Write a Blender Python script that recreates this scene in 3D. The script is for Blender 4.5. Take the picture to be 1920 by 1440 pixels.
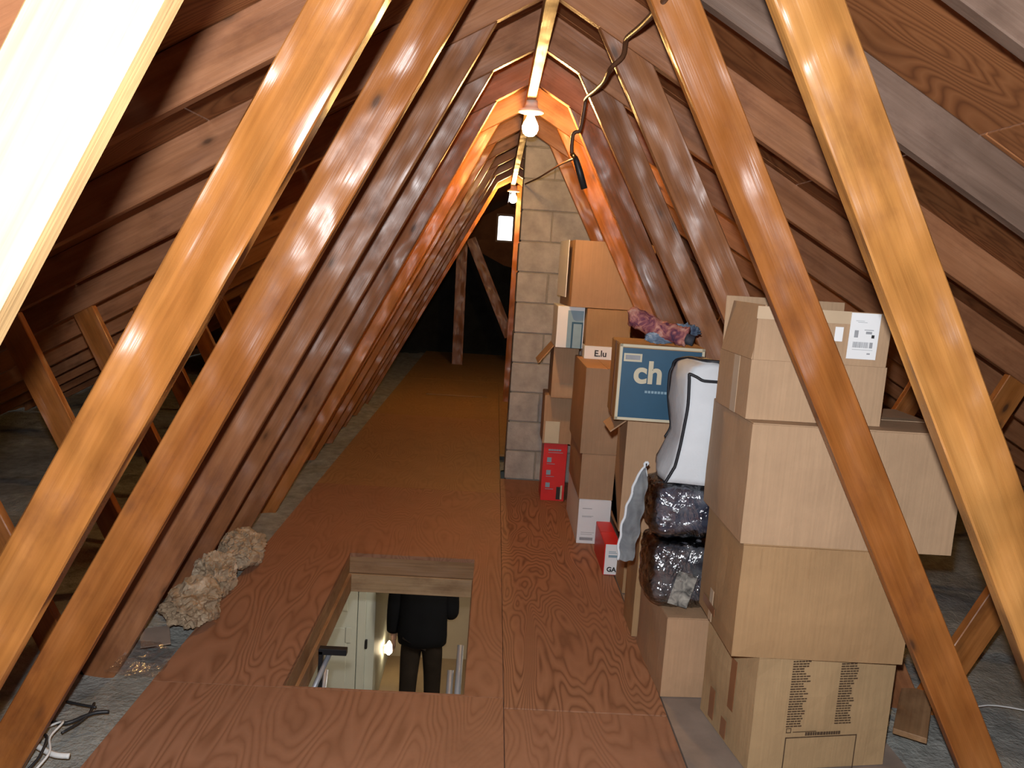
import bpy, bmesh, math, random
from mathutils import Vector, Matrix, noise
random.seed(7)
sc = bpy.context.scene
for o in list(bpy.data.objects): bpy.data.objects.remove(o)
C = sc.collection
R = math.radians

# ------------------------------------------------------------------ camera
F_PX, TILT, ROLL, YAW = 1500.0, .1446, .0646, .0283
CAM = Vector((-.1188, 0, 1.4221))
ct, st, cy, sy = math.cos(TILT), math.sin(TILT), math.cos(YAW), math.sin(YAW)
fw = Vector((sy*ct, cy*ct, -st)); r0 = Vector((cy, -sy, 0)); u0 = r0.cross(fw)
rt = r0*math.cos(ROLL) + u0*math.sin(ROLL); up = u0*math.cos(ROLL) - r0*math.sin(ROLL)
cd = bpy.data.cameras.new('camera'); cam = bpy.data.objects.new('camera', cd); C.objects.link(cam)
cam.matrix_world = Matrix(((rt.x, up.x, -fw.x, CAM.x), (rt.y, up.y, -fw.y, CAM.y), (rt.z, up.z, -fw.z, CAM.z), (0, 0, 0, 1)))
cd.sensor_width = 36; cd.lens = F_PX*36/1920; cd.clip_start = .02; cd.clip_end = 200
sc.camera = cam
# ------------------------------------------------------------------ world, flash, exposure
w = bpy.data.worlds.new('daylight'); sc.world = w; w.use_nodes = True
wn = w.node_tree; wtc = wn.nodes.new('ShaderNodeTexCoord'); wsx = wn.nodes.new('ShaderNodeSeparateXYZ'); wrp = wn.nodes.new('ShaderNodeValToRGB')
wn.links.new(wtc.outputs['Generated'], wsx.inputs[0]); wn.links.new(wsx.outputs['Z'], wrp.inputs[0]); wn.links.new(wrp.outputs[0], wn.nodes['Background'].inputs[0])
wrp.color_ramp.elements[0].position = 0; wrp.color_ramp.elements[0].color = (.03, .035, .025, 1)
wrp.color_ramp.elements[1].position = .012; wrp.color_ramp.elements[1].color = (.95, .97, 1, 1)
w.node_tree.nodes['Background'].inputs[1].default_value = 2.5
fl = bpy.data.lights.new('camera_flash', 'SPOT'); fl.energy = 250; fl.color = (.97, .98, 1)
fl.spot_size = R(135); fl.spot_blend = .35; fl.shadow_soft_size = .018
flo = bpy.data.objects.new('camera_flash', fl); C.objects.link(flo)
flo.matrix_world = cam.matrix_world.copy(); flo.location = CAM + up*.10 - rt*.02
sc.view_settings.view_transform = 'Standard'; sc.view_settings.look = 'None'
sc.view_settings.gamma = 1; sc.view_settings.use_curve_mapping = False
sc.view_settings.exposure = 0
sc.cycles.max_bounces = 5; sc.cycles.diffuse_bounces = 4; sc.cycles.glossy_bounces = 2; sc.cycles.transparent_max_bounces = 6
BULB_W, BULB_COL = 620, (1, .57, .19)

# ------------------------------------------------------------------ materials
def new_mat(name):
    m = bpy.data.materials.new(name); m.use_nodes = True
    nt = m.node_tree; return m, nt, nt.nodes['Principled BSDF']
def N(nt, t, **kw):
    n = nt.nodes.new(t)
    for k, v in kw.items():
        if k in n.inputs: n.inputs[k].default_value = v
        else: setattr(n, k, v)
    return n
def ramp(nt, stops):
    n = nt.nodes.new('ShaderNodeValToRGB'); e = n.color_ramp.elements
    while len(e) < len(stops): e.new(.5)
    for i, (p, c) in enumerate(stops): e[i].position = p; e[i].color = (*c, 1)
    return n
def coords(nt, scale, rnd=True):
    tc = N(nt, 'ShaderNodeTexCoord'); L = nt.links
    src = tc.outputs['Object']
    if rnd:
        oi = N(nt, 'ShaderNodeObjectInfo')
        mu = N(nt, 'ShaderNodeMath', operation='MULTIPLY'); mu.inputs[1].default_value = 37.0
        L.new(oi.outputs['Random'], mu.inputs[0])
        ad = N(nt, 'ShaderNodeVectorMath', operation='ADD')
        L.new(src, ad.inputs[0]); L.new(mu.outputs[0], ad.inputs[1]); src = ad.outputs[0]
    mp = N(nt, 'ShaderNodeMapping'); mp.inputs['Scale'].default_value = scale
    L.new(src, mp.inputs['Vector']); return mp.outputs['Vector'], src
def wood(name, cols, rough=.45, knots=True, spec=.5, bump=.25):
    """lumber: the grain runs along local X"""
    m, nt, b = new_mat(name); L = nt.links
    v, src = coords(nt, (1.3, 7, 7))
    n1 = N(nt, 'ShaderNodeTexNoise', Scale=1.6, Detail=4, Roughness=.55, Distortion=.6); L.new(v, n1.inputs['Vector'])
    r1 = ramp(nt, [(.28, cols[0]), (.5, cols[1]), (.74, cols[2])]); L.new(n1.outputs['Fac'], r1.inputs[0])
    mp2 = N(nt, 'ShaderNodeMapping'); mp2.inputs['Scale'].default_value = (1.5, 60, 60); L.new(src, mp2.inputs[0])
    n2 = N(nt, 'ShaderNodeTexNoise', Scale=1.5, Detail=3, Roughness=.6); L.new(mp2.outputs[0], n2.inputs['Vector'])
    r2 = ramp(nt, [(.3, (.62, .58, .55)), (.62, (1, 1, 1))]); L.new(n2.outputs['Fac'], r2.inputs[0])
    mx = N(nt, 'ShaderNodeMix', data_type='RGBA', blend_type='MULTIPLY'); mx.inputs[0].default_value = .55
    L.new(r1.outputs[0], mx.inputs[6]); L.new(r2.outputs[0], mx.inputs[7])
    col = mx.outputs[2]
    # dirt blotches
    mp3 = N(nt, 'ShaderNodeMapping'); mp3.inputs['Scale'].default_value = (4, 7, 7); L.new(src, mp3.inputs[0])
    n3 = N(nt, 'ShaderNodeTexNoise', Scale=1.2, Detail=5, Roughness=.65); L.new(mp3.outputs[0], n3.inputs['Vector'])
    r3 = ramp(nt, [(.52, (1, 1, 1)), (.72, (.5, .4, .36))]); L.new(n3.outputs['Fac'], r3.inputs[0])
    mx3 = N(nt, 'ShaderNodeMix', data_type='RGBA', blend_type='MULTIPLY'); mx3.inputs[0].default_value = .6
    L.new(col, mx3.inputs[6]); L.new(r3.outputs[0], mx3.inputs[7]); col = mx3.outputs[2]
    if knots:
        mp4 = N(nt, 'ShaderNodeMapping'); mp4.inputs['Scale'].default_value = (3.4, 6.5, 8); L.new(src, mp4.inputs[0])
        vo = N(nt, 'ShaderNodeTexVoronoi', Scale=1.0); L.new(mp4.outputs[0], vo.inputs['Vector'])
        rk = ramp(nt, [(.05, (1, 1, 1)), (.085, (.4, .4, .4)), (.15, (0, 0, 0))]); L.new(vo.outputs['Distance'], rk.inputs[0])
        mk = N(nt, 'ShaderNodeMix', data_type='RGBA'); L.new(rk.outputs[0], mk.inputs[0]); L.new(col, mk.inputs[6])
        mk.inputs[7].default_value = (.10, .042, .018, 1); col = mk.outputs[2]
    L.new(col, b.inputs['Base Color'])
    rr = ramp(nt, [(.3, (rough-.12,)*3), (.7, (rough+.14,)*3)]); L.new(n3.outputs['Fac'], rr.inputs[0]); L.new(rr.outputs[0], b.inputs['Roughness'])
    b.inputs['Specular IOR Level'].default_value = spec
    n5 = N(nt, 'ShaderNodeTexNoise', Scale=1.3, Detail=1.2, Roughness=.4); L.new(mp3.outputs[0], n5.inputs['Vector'])
    bp = N(nt, 'ShaderNodeBump', Strength=bump, Distance=.07); L.new(n5.outputs['Fac'], bp.inputs['Height'])
    bp2 = N(nt, 'ShaderNodeBump', Strength=.25, Distance=.004); L.new(n2.outputs['Fac'], bp2.inputs['Height'])
    L.new(bp.outputs[0], bp2.inputs['Normal']); L.new(bp2.outputs[0], b.inputs['Normal'])
    return m
def plywood(name, cols, rough=.6, scale=1.0, dust=.5, grain='Y', spec=.3):
    """rotary cut veneer: fine cathedral figure stretched along the sheet"""
    m, nt, b = new_mat(name); L = nt.links
    sca = (1.0*scale, .22*scale, 1) if grain == 'Y' else (.22*scale, 1.0*scale, 1)
    v, src = coords(nt, sca)
    n0 = N(nt, 'ShaderNodeTexNoise', Scale=2.6, Detail=2.5, Roughness=.5, Distortion=.3); L.new(v, n0.inputs['Vector'])
    mu = N(nt, 'ShaderNodeMath', operation='MULTIPLY'); mu.inputs[1].default_value = 82; L.new(n0.outputs['Fac'], mu.inputs[0])
    fr = N(nt, 'ShaderNodeMath', operation='PINGPONG'); fr.inputs[1].default_value = 1; L.new(mu.outputs[0], fr.inputs[0])
    r1 = ramp(nt, [(.0, cols[0]), (.45, cols[1]), (1, cols[2])]); L.new(fr.outputs[0], r1.inputs[0])
    n3 = N(nt, 'ShaderNodeTexNoise', Scale=1.7, Detail=6, Roughness=.65); L.new(src, n3.inputs['Vector'])
    r3 = ramp(nt, [(.36, (0, 0, 0)), (.62, (1, 1, 1))]); L.new(n3.outputs['Fac'], r3.inputs[0])
    md = N(nt, 'ShaderNodeMath', operation='MULTIPLY'); md.inputs[1].default_value = dust; L.new(r3.outputs[0], md.inputs[0])
    n4 = N(nt, 'ShaderNodeTexNoise', Scale=5, Detail=8, Roughness=.75); L.new(src, n4.inputs['Vector'])
    r4 = ramp(nt, [(.3, [c*.8 for c in cols[1]]), (.7, [c*1.12+.008 for c in cols[1]])]); L.new(n4.outputs['Fac'], r4.inputs[0])
    mx = N(nt, 'ShaderNodeMix', data_type='RGBA'); L.new(md.outputs[0], mx.inputs[0]); L.new(r1.outputs[0], mx.inputs[6]); L.new(r4.outputs[0], mx.inputs[7])
    L.new(mx.outputs[2], b.inputs['Base Color']); b.inputs['Roughness'].default_value = rough
    b.inputs['Specular IOR Level'].default_value = spec
    bp = N(nt, 'ShaderNodeBump', Strength=.12, Distance=.003); L.new(fr.outputs[0], bp.inputs['Height']); L.new(bp.outputs[0], b.inputs['Normal'])
    return m
def plain(name, col, rough=.6, var=.12, scale=8, spec=.4, metal=0, bump=0, bscale=40):
    m, nt, b = new_mat(name); L = nt.links
    v, src = coords(nt, (1, 1, 1))
    n = N(nt, 'ShaderNodeTexNoise', Scale=scale, Detail=5, Roughness=.6); L.new(v, n.inputs['Vector'])
    r = ramp(nt, [(.3, [c*(1-var) for c in col]), (.7, [min(1, c*(1+var)) for c in col])]); L.new(n.outputs['Fac'], r.inputs[0])
    L.new(r.outputs[0], b.inputs['Base Color']); b.inputs['Roughness'].default_value = rough
    b.inputs['Specular IOR Level'].default_value = spec; b.inputs['Metallic'].default_value = metal
    if bump:
        n2 = N(nt, 'ShaderNodeTexNoise', Scale=bscale, Detail=4, Roughness=.6); L.new(v, n2.inputs['Vector'])
        bp = N(nt, 'ShaderNodeBump', Strength=bump, Distance=.01); L.new(n2.outputs['Fac'], bp.inputs['Height']); L.new(bp.outputs[0], b.inputs['Normal'])
    return m
def cardboard(name, col, var=.08):
    m, nt, b = new_mat(name); L = nt.links
    v, src = coords(nt, (1, 1, 1))
    n = N(nt, 'ShaderNodeTexNoise', Scale=4, Detail=6, Roughness=.65); L.new(v, n.inputs['Vector'])
    r = ramp(nt, [(.3, [c*(1-var*1.6) for c in col]), (.7, [c*(1+var) for c in col])]); L.new(n.outputs['Fac'], r.inputs[0])
    mp = N(nt, 'ShaderNodeMapping'); mp.inputs['Scale'].default_value = (160, 160, 3); L.new(src, mp.inputs[0])
    n2 = N(nt, 'ShaderNodeTexNoise', Scale=1, Detail=2); L.new(mp.outputs[0], n2.inputs['Vector'])
    mx = N(nt, 'ShaderNodeMix', data_type='RGBA', blend_type='MULTIPLY'); mx.inputs[0].default_value = .22
    L.new(r.outputs[0], mx.inputs[6]); L.new(n2.outputs['Fac'], mx.inputs[7])
    L.new(mx.outputs[2], b.inputs['Base Color']); b.inputs['Roughness'].default_value = .7; b.inputs['Specular IOR Level'].default_value = .25
    bp = N(nt, 'ShaderNodeBump', Strength=.12, Distance=.004); L.new(n2.outputs['Fac'], bp.inputs['Height'])
    bp2 = N(nt, 'ShaderNodeBump', Strength=.25, Distance=.02); L.new(n.outputs['Fac'], bp2.inputs['Height']); L.new(bp.outputs[0], bp2.inputs['Normal']); L.new(bp2.outputs[0], b.inputs['Normal'])
    return m
def emis(name, col, s):
    m, nt, b = new_mat(name); b.inputs['Base Color'].default_value = (*col, 1)
    b.inputs['Emission Color'].default_value = (*col, 1); b.inputs['Emission Strength'].default_value = s; return m
def film(name, tint=(.9, .93, .95), gl=.22, rough=.12):
    m, nt, b = new_mat(name); L = nt.links
    tr = N(nt, 'ShaderNodeBsdfTransparent'); tr.inputs[0].default_value = (*tint, 1)
    g = N(nt, 'ShaderNodeBsdfGlossy'); g.inputs['Roughness'].default_value = rough; g.inputs['Color'].default_value = (.95, .97, 1, 1)
    lw = N(nt, 'ShaderNodeLayerWeight', Blend=.35)
    mr = N(nt, 'ShaderNodeMapRange'); mr.inputs['To Min'].default_value = gl*.5; mr.inputs['To Max'].default_value = min(1, gl*3.2); L.new(lw.outputs['Fresnel'], mr.inputs[0])
    tc = N(nt, 'ShaderNodeTexCoord')
    n = N(nt, 'ShaderNodeTexNoise', Scale=11, Detail=4, Roughness=.55, Distortion=1.6); L.new(tc.outputs['Object'], n.inputs['Vector'])
    bp = N(nt, 'ShaderNodeBump', Strength=.8, Distance=.03); L.new(n.outputs['Fac'], bp.inputs['Height']); L.new(bp.outputs[0], g.inputs['Normal'])
    mx = N(nt, 'ShaderNodeMixShader'); L.new(mr.outputs[0], mx.inputs[0]); L.new(tr.outputs[0], mx.inputs[1]); L.new(g.outputs[0], mx.inputs[2])
    L.new(mx.outputs[0], nt.nodes['Material Output'].inputs[0]); return m
def patterned(name, cols, scale=9):
    m, nt, b = new_mat(name); L = nt.links
    v, src = coords(nt, (1, 1, 1))
    n = N(nt, 'ShaderNodeTexNoise', Scale=scale, Detail=3, Roughness=.55, Distortion=1.2); L.new(v, n.inputs['Vector'])
    k = len(cols); r = ramp(nt, [(.28+.46*i/(k-1), c) for i, c in enumerate(cols)]); L.new(n.outputs['Fac'], r.inputs[0])
    L.new(r.outputs[0], b.inputs['Base Color']); b.inputs['Roughness'].default_value = .8
    return m

M = {}
M['web_pale'] = wood('flash_pale_web', [(.44, .27, .11), (.52, .335, .155), (.58, .39, .19)], rough=.45, spec=.45, bump=.3)  # pale wood, with the flash overexposure put into its colour
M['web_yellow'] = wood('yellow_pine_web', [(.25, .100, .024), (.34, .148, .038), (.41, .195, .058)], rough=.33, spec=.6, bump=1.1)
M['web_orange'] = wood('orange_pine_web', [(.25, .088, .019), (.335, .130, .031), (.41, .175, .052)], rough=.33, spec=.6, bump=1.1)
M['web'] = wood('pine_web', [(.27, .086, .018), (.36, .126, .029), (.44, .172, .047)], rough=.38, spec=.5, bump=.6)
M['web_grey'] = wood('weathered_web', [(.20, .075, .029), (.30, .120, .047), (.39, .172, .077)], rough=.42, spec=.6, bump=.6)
M['rafter'] = wood('rafter_wood', [(.27, .112, .050), (.38, .165, .076), (.46, .215, .105)], rough=.5, spec=.35)
M['rafter_grey'] = wood('grey_rafter_wood', [(.11, .070, .050), (.16, .104, .076), (.215, .142, .106)], rough=.5, spec=.4)
M['strip'] = wood('pale_lath', [(.42, .22, .07), (.50, .28, .095), (.58, .34, .13)], rough=.5, knots=False)
M['frame'] = wood('hatch_lumber', [(.24, .125, .055), (.31, .17, .08), (.38, .22, .11)], rough=.55)
M['frame_pale'] = wood('pale_hatch_lumber', [(.33, .20, .10), (.42, .27, .14), (.5, .33, .18)], rough=.55)
M['sheath'] = plywood('roof_plywood', [(.16, .055, .017), (.26, .098, .032), (.32, .130, .047)], rough=.7, scale=1.2, dust=.5)
M['ply'] = plywood('floor_plywood', [(.205, .090, .046), (.29, .137, .076), (.33, .162, .094)], rough=.6, scale=1.25, dust=.85)
M['ply_bold'] = plywood('floor_plywood_bold', [(.145, .060, .029), (.29, .137, .074), (.34, .170, .096)], rough=.6, scale=1.5, dust=.45)
M['ply_mid'] = plywood('floor_plywood_mid', [(.235, .122, .052), (.31, .163, .072), (.345, .187, .085)], rough=.6, scale=1.2, dust=.9)
M['ply_far'] = plywood('floor_plywood_dusty', [(.25, .14, .045), (.30, .17, .06), (.34, .20, .075)], rough=.65, scale=.9, dust=.9)
M['ply_grey'] = plain('dusty_board', (.26, .20, .16), .7, .2, 6)
M['insul'] = plain('loose_fill_insulation', (.28, .285, .265), .95, .3, 14, .1, bump=.9, bscale=60)
M['block'] = plain('concrete_block', (.38, .35, .32), .9, .22, 9, .2, bump=.5, bscale=45)
M['mortar'] = plain('mortar', (.27, .245, .21), .95, .15, 20, .2)
M['card'] = cardboard('cardboard', (.46, .285, .165))
M['card_lt'] = cardboard('cardboard_pale', (.48, .315, .19))
M['card_dk'] = cardboard('cardboard_brown', (.42, .255, .125))
M['card_print'] = cardboard('cardboard_yellowish', (.46, .305, .16))
M['tape'] = plain('packing_tape', (.52, .39, .26), .28, .06, 6, .6)
M['tape_br'] = plain('brown_tape', (.23, .10, .045), .35, .15, 12, .5)
M['white'] = plain('white_card', (.78, .79, .80), .5, .03, 6)
M['black'] = plain('black_ink', (.018, .016, .016), .6, .1, 6)
M['ink'] = plain('brown_black_ink', (.075, .045, .025), .7, .2, 30)
M['grey_ink'] = plain('grey_ink', (.30, .31, .33), .7, .1, 30)
M['red'] = plain('red_card', (.62, .022, .022), .4, .08, 6)
M['blue'] = plain('blue_print', (.010, .070, .135), .45, .1, 10)
M['ltblue'] = plain('pale_blue_print', (.22, .34, .42), .45, .08, 10)
M['cream'] = plain('cream_print', (.56, .50, .36), .5, .05, 10)
M['whitecloth'] = plain('white_fabric', (.60, .64, .68), .75, .06, 7, .2, bump=.35, bscale=14)
M['piping'] = plain('black_piping', (.012, .013, .018), .55, .1, 8)
M['film'] = film('clear_plastic', gl=.38, rough=.13)
M['film2'] = film('thin_clear_plastic', gl=.12, rough=.2)
M['navy'] = patterned('navy_comforter', [(.01, .012, .03), (.03, .035, .07), (.10, .11, .15), (.26, .26, .29)], 7)
M['greyquilt'] = patterned('grey_patterned_quilt', [(.012, .014, .022), (.03, .034, .05), (.10, .10, .11), (.24, .23, .22)], 10)
M['cardprint'] = patterned('grey_printed_card', [(.03, .03, .03), (.2, .19, .17), (.40, .38, .33)], 30)
M['palequilt'] = patterned('pale_folded_quilt', [(.22, .24, .27), (.32, .35, .38), (.46, .48, .50)], 9)
M['paisley'] = patterned('paisley_wrap', [(.03, .015, .05), (.20, .05, .07), (.50, .21, .16), (.55, .40, .36)], 26)
M['paisley_blue'] = patterned('blue_white_wrap', [(.02, .03, .07), (.14, .2, .28), (.62, .66, .70)], 16)
M['paper'] = patterned('crumpled_kraft_paper', [(.20, .135, .08), (.34, .25, .16), (.50, .40, .29)], 9)
M['porcelain'] = plain('white_porcelain', (.8, .78, .74), .2, .02, 5, .6)
M['brass'] = plain('brass', (.6, .42, .16), .3, .05, 8, .5, 1)
M['cable'] = plain('brown_cable_sheath', (.10, .045, .022), .45, .15, 20)
M['cable_w'] = plain('white_cable', (.7, .7, .68), .45, .05, 20)
M['cable_b'] = plain('black_cable', (.02, .02, .022), .45, .1, 20)
M['steel'] = plain('steel_tube', (.42, .46, .52), .5, .05, 10, .5, .5)
M['blacksteel'] = plain('black_steel', (.015, .015, .017), .45, .1, 10)
M['hallwhite'] = plain('white_paint', (.55, .58, .52), .5, .03, 3)
M['hallbeige'] = plain('beige_wall', (.36, .29, .20), .7, .04, 3)
M['hallfloor'] = plain('hall_floor', (.30, .21, .12), .45, .1, 5)
M['jacket'] = plain('black_jacket', (.003, .0035, .005), .9, .2, 9, .15)
M['trousers'] = plain('dark_brown_trousers', (.016, .012, .009), .9, .2, 9, .15)
M['skin'] = plain('skin', (.50, .30, .21), .5, .05, 8)
M['hair'] = plain('dark_hair', (.03, .02, .015), .6, .2, 30)
M['gable_black'] = plain('black_gable_area', (.018, .018, .017), .95, .3, 5, .1)  # near-black colour for the gable below the sloping edge
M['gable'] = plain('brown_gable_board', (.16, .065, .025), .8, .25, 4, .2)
M['bulb'] = emis('lit_bulb', BULB_COL, BULB_W)
M['night'] = emis('hall_glow_spot', (1, .80, .5), 26)
M['halllamp'] = emis('added_hall_lamp_glow', (1, .88, .72), 190)

# ------------------------------------------------------------------ mesh helpers
def link(name, me, mat=None, parent=None, loc=None, mx=None, smooth=False):
    o = bpy.data.objects.new(name, me); C.objects.link(o)
    if mat is not None and not me.materials: me.materials.append(M[mat] if isinstance(mat, str) else mat)
    if parent is not None: o.parent = parent
    if mx is not None: o.matrix_local = mx
    if loc is not None: o.location = loc
    if smooth:
        for p in me.polygons: p.use_smooth = True
    return o
def bm_mesh(bm, name='mesh'):
    bmesh.ops.recalc_face_normals(bm, faces=bm.faces[:])
    me = bpy.data.meshes.new(name); bm.to_mesh(me); bm.free(); return me
def thing(name, label, cat, loc=(0, 0, 0), rz=0, group=None):
    o = bpy.data.objects.new(name, None); C.objects.link(o); o.empty_display_size = .1
    o.location = loc; o.rotation_euler = (0, 0, rz); tag(o, label, cat, group); return o
def tag(o, label=None, cat=None, group=None, kind=None):
    if label: o['label'] = label
    if cat: o['category'] = cat
    if group: o['group'] = group
    if kind: o['kind'] = kind
    return o
def bm_box(bm, a, b):
    x0, y0, z0 = a; x1, y1, z1 = b
    v = [bm.verts.new(p) for p in ((x0, y0, z0), (x1, y0, z0), (x1, y1, z0), (x0, y1, z0), (x0, y0, z1), (x1, y0, z1), (x1, y1, z1), (x0, y1, z1))]
    for f in ((0, 3, 2, 1), (4, 5, 6, 7), (0, 1, 5, 4), (1, 2, 6, 5), (2, 3, 7, 6), (3, 0, 4, 7)): bm.faces.new([v[i] for i in f])
def box_me(a, b, bevel=0):
    bm = bmesh.new(); bm_box(bm, a, b)
    if bevel: bmesh.ops.bevel(bm, geom=bm.edges[:], offset=bevel, segments=1, affect='EDGES')
    return bm_mesh(bm)
def prism_me(pts, t, bevel=.003):
    """polygon in local XZ extruded along local Y"""
    bm = bmesh.new()
    a = [bm.verts.new((u, 0, v)) for u, v in pts]; b = [bm.verts.new((u, t, v)) for u, v in pts]
    bm.faces.new(a); bm.faces.new(b[::-1])
    for i in range(len(pts)):
        j = (i+1) % len(pts); bm.faces.new((a[i], b[i], b[j], a[j]))
    bmesh.ops.recalc_face_normals(bm, faces=bm.faces[:])
    if bevel: bmesh.ops.bevel(bm, geom=bm.edges[:], offset=bevel, segments=1, affect='EDGES')
    return bm_mesh(bm)
def member(pts, t):
    """a truss member given by its outline in world XZ; returns mesh in lumber coords and its matrix"""
    p0 = Vector((pts[0][0], 0, pts[0][1])); d = Vector((pts[1][0], 0, pts[1][1])) - p0; d.normalize()
    yv = Vector((0, 1, 0)); zv = d.cross(yv)
    loc = [((Vector((x, 0, z))-p0).dot(d), (Vector((x, 0, z))-p0).dot(zv)) for x, z in pts]
    mx = Matrix(((d.x, 0, zv.x, p0.x), (d.y, 1, zv.y, 0), (d.z, 0, zv.z, p0.z), (0, 0, 0, 1)))
    return prism_me(loc, t), mx
def stick(name, p, q, w_, t, mat, parent=None, upv=(0, 1, 0), bevel=.002):
    """straight bar from p to q, lumber coords"""
    p, q = Vector(p), Vector(q); d = (q-p); Ln = d.length; d.normalize()
    yv = Vector(upv); yv = (yv - d*yv.dot(d)).normalized(); zv = d.cross(yv)
    me = box_me((0, -t/2, -w_/2), (Ln, t/2, w_/2), bevel)
    mx = Matrix(((d.x, yv.x, zv.x, p.x), (d.y, yv.y, zv.y, p.y), (d.z, yv.z, zv.z, p.z), (0, 0, 0, 1)))
    return link(name, me, mat, parent, mx=mx)
def smooth_path(pts, n=6):
    pts = [Vector(p) for p in pts]; out = []
    for i in range(len(pts)-1):
        p0 = pts[max(i-1, 0)]; p1 = pts[i]; p2 = pts[i+1]; p3 = pts[min(i+2, len(pts)-1)]
        for k in range(n):
            t = k/n
            out.append(.5*((2*p1)+(p2-p0)*t+(2*p0-5*p1+4*p2-p3)*t*t+(3*p1-p0-3*p2+p3)*t**3))
    out.append(pts[-1]); return out
def tube_bm(bm, pts, r, seg=8):
    pts = [Vector(p) for p in pts]; rings = []; ref = None
    for i, p in enumerate(pts):
        d = (pts[min(i+1, len(pts)-1)]-pts[max(i-1, 0)]).normalized()
        if ref is None: ref = d.orthogonal().normalized()
        ref = (ref - d*ref.dot(d)).normalized(); s = d.cross(ref)
        rr = r[i] if isinstance(r, (list, tuple)) else r
        rings.append([bm.verts.new(p+rr*(ref*math.cos(a)+s*math.sin(a))) for a in [2*math.pi*k/seg for k in range(seg)]])
    for A, B in zip(rings, rings[1:]):
        for k in range(seg): bm.faces.new((A[k], A[(k+1) % seg], B[(k+1) % seg], B[k]))
    bm.faces.new(rings[0][::-1]); bm.faces.new(rings[-1])
def tube(name, pts, r, mat, parent=None, n=6, seg=8, loc=None):
    bm = bmesh.new(); tube_bm(bm, smooth_path(pts, n) if n else pts, r, seg)
    return link(name, bm_mesh(bm), mat, parent, loc=loc, smooth=True)
def lathe(name, prof, mat, parent=None, loc=None, seg=24):
    bm = bmesh.new(); rings = []
    for r, z in prof:
        if r < 1e-5: rings.append([bm.verts.new((0, 0, z))])
        else: rings.append([bm.verts.new((r*math.cos(2*math.pi*k/seg), r*math.sin(2*math.pi*k/seg), z)) for k in range(seg)])
    for A, B in zip(rings, rings[1:]):
        for k in range(seg):
            if len(A) == 1 and len(B) == 1: continue
            if len(A) == 1: bm.faces.new((A[0], B[k], B[(k+1) % seg]))
            elif len(B) == 1: bm.faces.new((A[k], A[(k+1) % seg], B[0]))
            else: bm.faces.new((A[k], A[(k+1) % seg], B[(k+1) % seg], B[k]))
    return link(name, bm_mesh(bm), mat, parent, loc=loc, smooth=True)
def quads_me(rects, y=0):
    """thin print: rectangles (x0,z0,x1,z1) in the plane of a box front"""
    bm = bmesh.new()
    for x0, z0, x1, z1 in rects: bm_box(bm, (x0, y-.0006, z0), (x1, y, z1))
    return bm_mesh(bm)
def text_me(s, size, bold=0.0):
    cu = bpy.data.curves.new('t', 'FONT'); cu.body = s; cu.size = size; cu.extrude = .0006; cu.offset = bold
    o = bpy.data.objects.new('t', cu); C.objects.link(o)
    dg = bpy.context.evaluated_depsgraph_get(); me = bpy.data.meshes.new_from_object(o.evaluated_get(dg))
    bpy.data.objects.remove(o); me.materials.clear(); return me
def front_text(name, s, size, x, z, mat, parent, y=-.0012, bold=0.0, rx=0):
    me = text_me(s, size, bold)
    return link(name, me, mat, parent, mx=Matrix.Translation((x, y, z)) @ Matrix.Rotation(R(90), 4, 'X') @ Matrix.Rotation(rx, 4, 'Z'))

# ------------------------------------------------------------------ setting: roof
TY = lambda k: .1819 + .61*k
PITCH, ZU, ZT = .57, 2.27, 2.415          # rafter underside / top at the ridge
Y0, Y1 = -1.6, 13.05
ceil_ = bpy.data.objects.new('ceiling', None); C.objects.link(ceil_); tag(ceil_, 'brown plywood roof sheathing over the trusses', kind='structure')
sl = math.sqrt(1+PITCH**2); pw = 1.205; PL = 2.4
pan = box_me((0, 0, 0), (PL-.006, pw, .014), .001)
for s in (-1, 1):
    for i in range(4):
        y = Y0 - (PL/2 if i % 2 else 0)
        while y < Y1+.02:
            # local X along world y, local Y down slope
            d = Vector((s, 0, -PITCH)).normalized(); xv = Vector((0, 1, 0)); n = Vector((s*PITCH, 0, 1)).normalized()
            p = Vector((0, y, ZT+.001)) + d*(i*(pw+.005)+.002)
            if s > 0: mx = Matrix(((xv.x, d.x, n.x, p.x), (xv.y, d.y, n.y, p.y), (xv.z, d.z, n.z, p.z), (0, 0, 0, 1)))
            else: mx = Matrix(((xv.x, d.x, n.x, p.x), (xv.y, d.y, n.y, p.y), (xv.z, d.z, n.z, p.z), (0, 0, 0, 1)))
            link('sheathing_panel', pan, 'sheath', ceil_, mx=mx); y += PL

# ------------------------------------------------------------------ setting: floor
HX0, HX1, HY0, HY1 = -.745, -.14, 2.50, 3.745
floor = bpy.data.objects.new('floor', None); C.objects.link(floor); tag(floor, 'reddish plywood walkway boards down the middle of the attic', kind='structure')
g = .001
def panel(x0, x1, y0, y1, mat, z=0):
    return link('plywood_panel', box_me((0, 0, -.018), (x1-x0-g, y1-y0-g, 0), .0012), mat, floor, loc=(x0, y0, z))
panel(-1.17, -.009, -.4, 2.49, 'ply'); panel(-.008, .53, -.4, 2.43, 'ply', -.002)
panel(-.008, .53, 2.432, 4.86, 'ply_bold', -.001); panel(-.008, .53, 4.862, 5.29, 'ply', -.002)
panel(-1.17, -.009, 4.93, 7.36, 'ply_mid'); panel(-1.17, -.009, 7.362, 9.8, 'ply_far', -.001); panel(-.008, .6, 6.0, 9.8, 'ply_far', -.001); panel(-1.17, .6, 9.802, 12.9, 'ply_far')
panel(.535, 1.22, 1.5, 3.9, 'ply_grey', -.004); panel(.535, 1.05, 3.902, 5.29, 'ply_grey', -.005)
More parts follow.
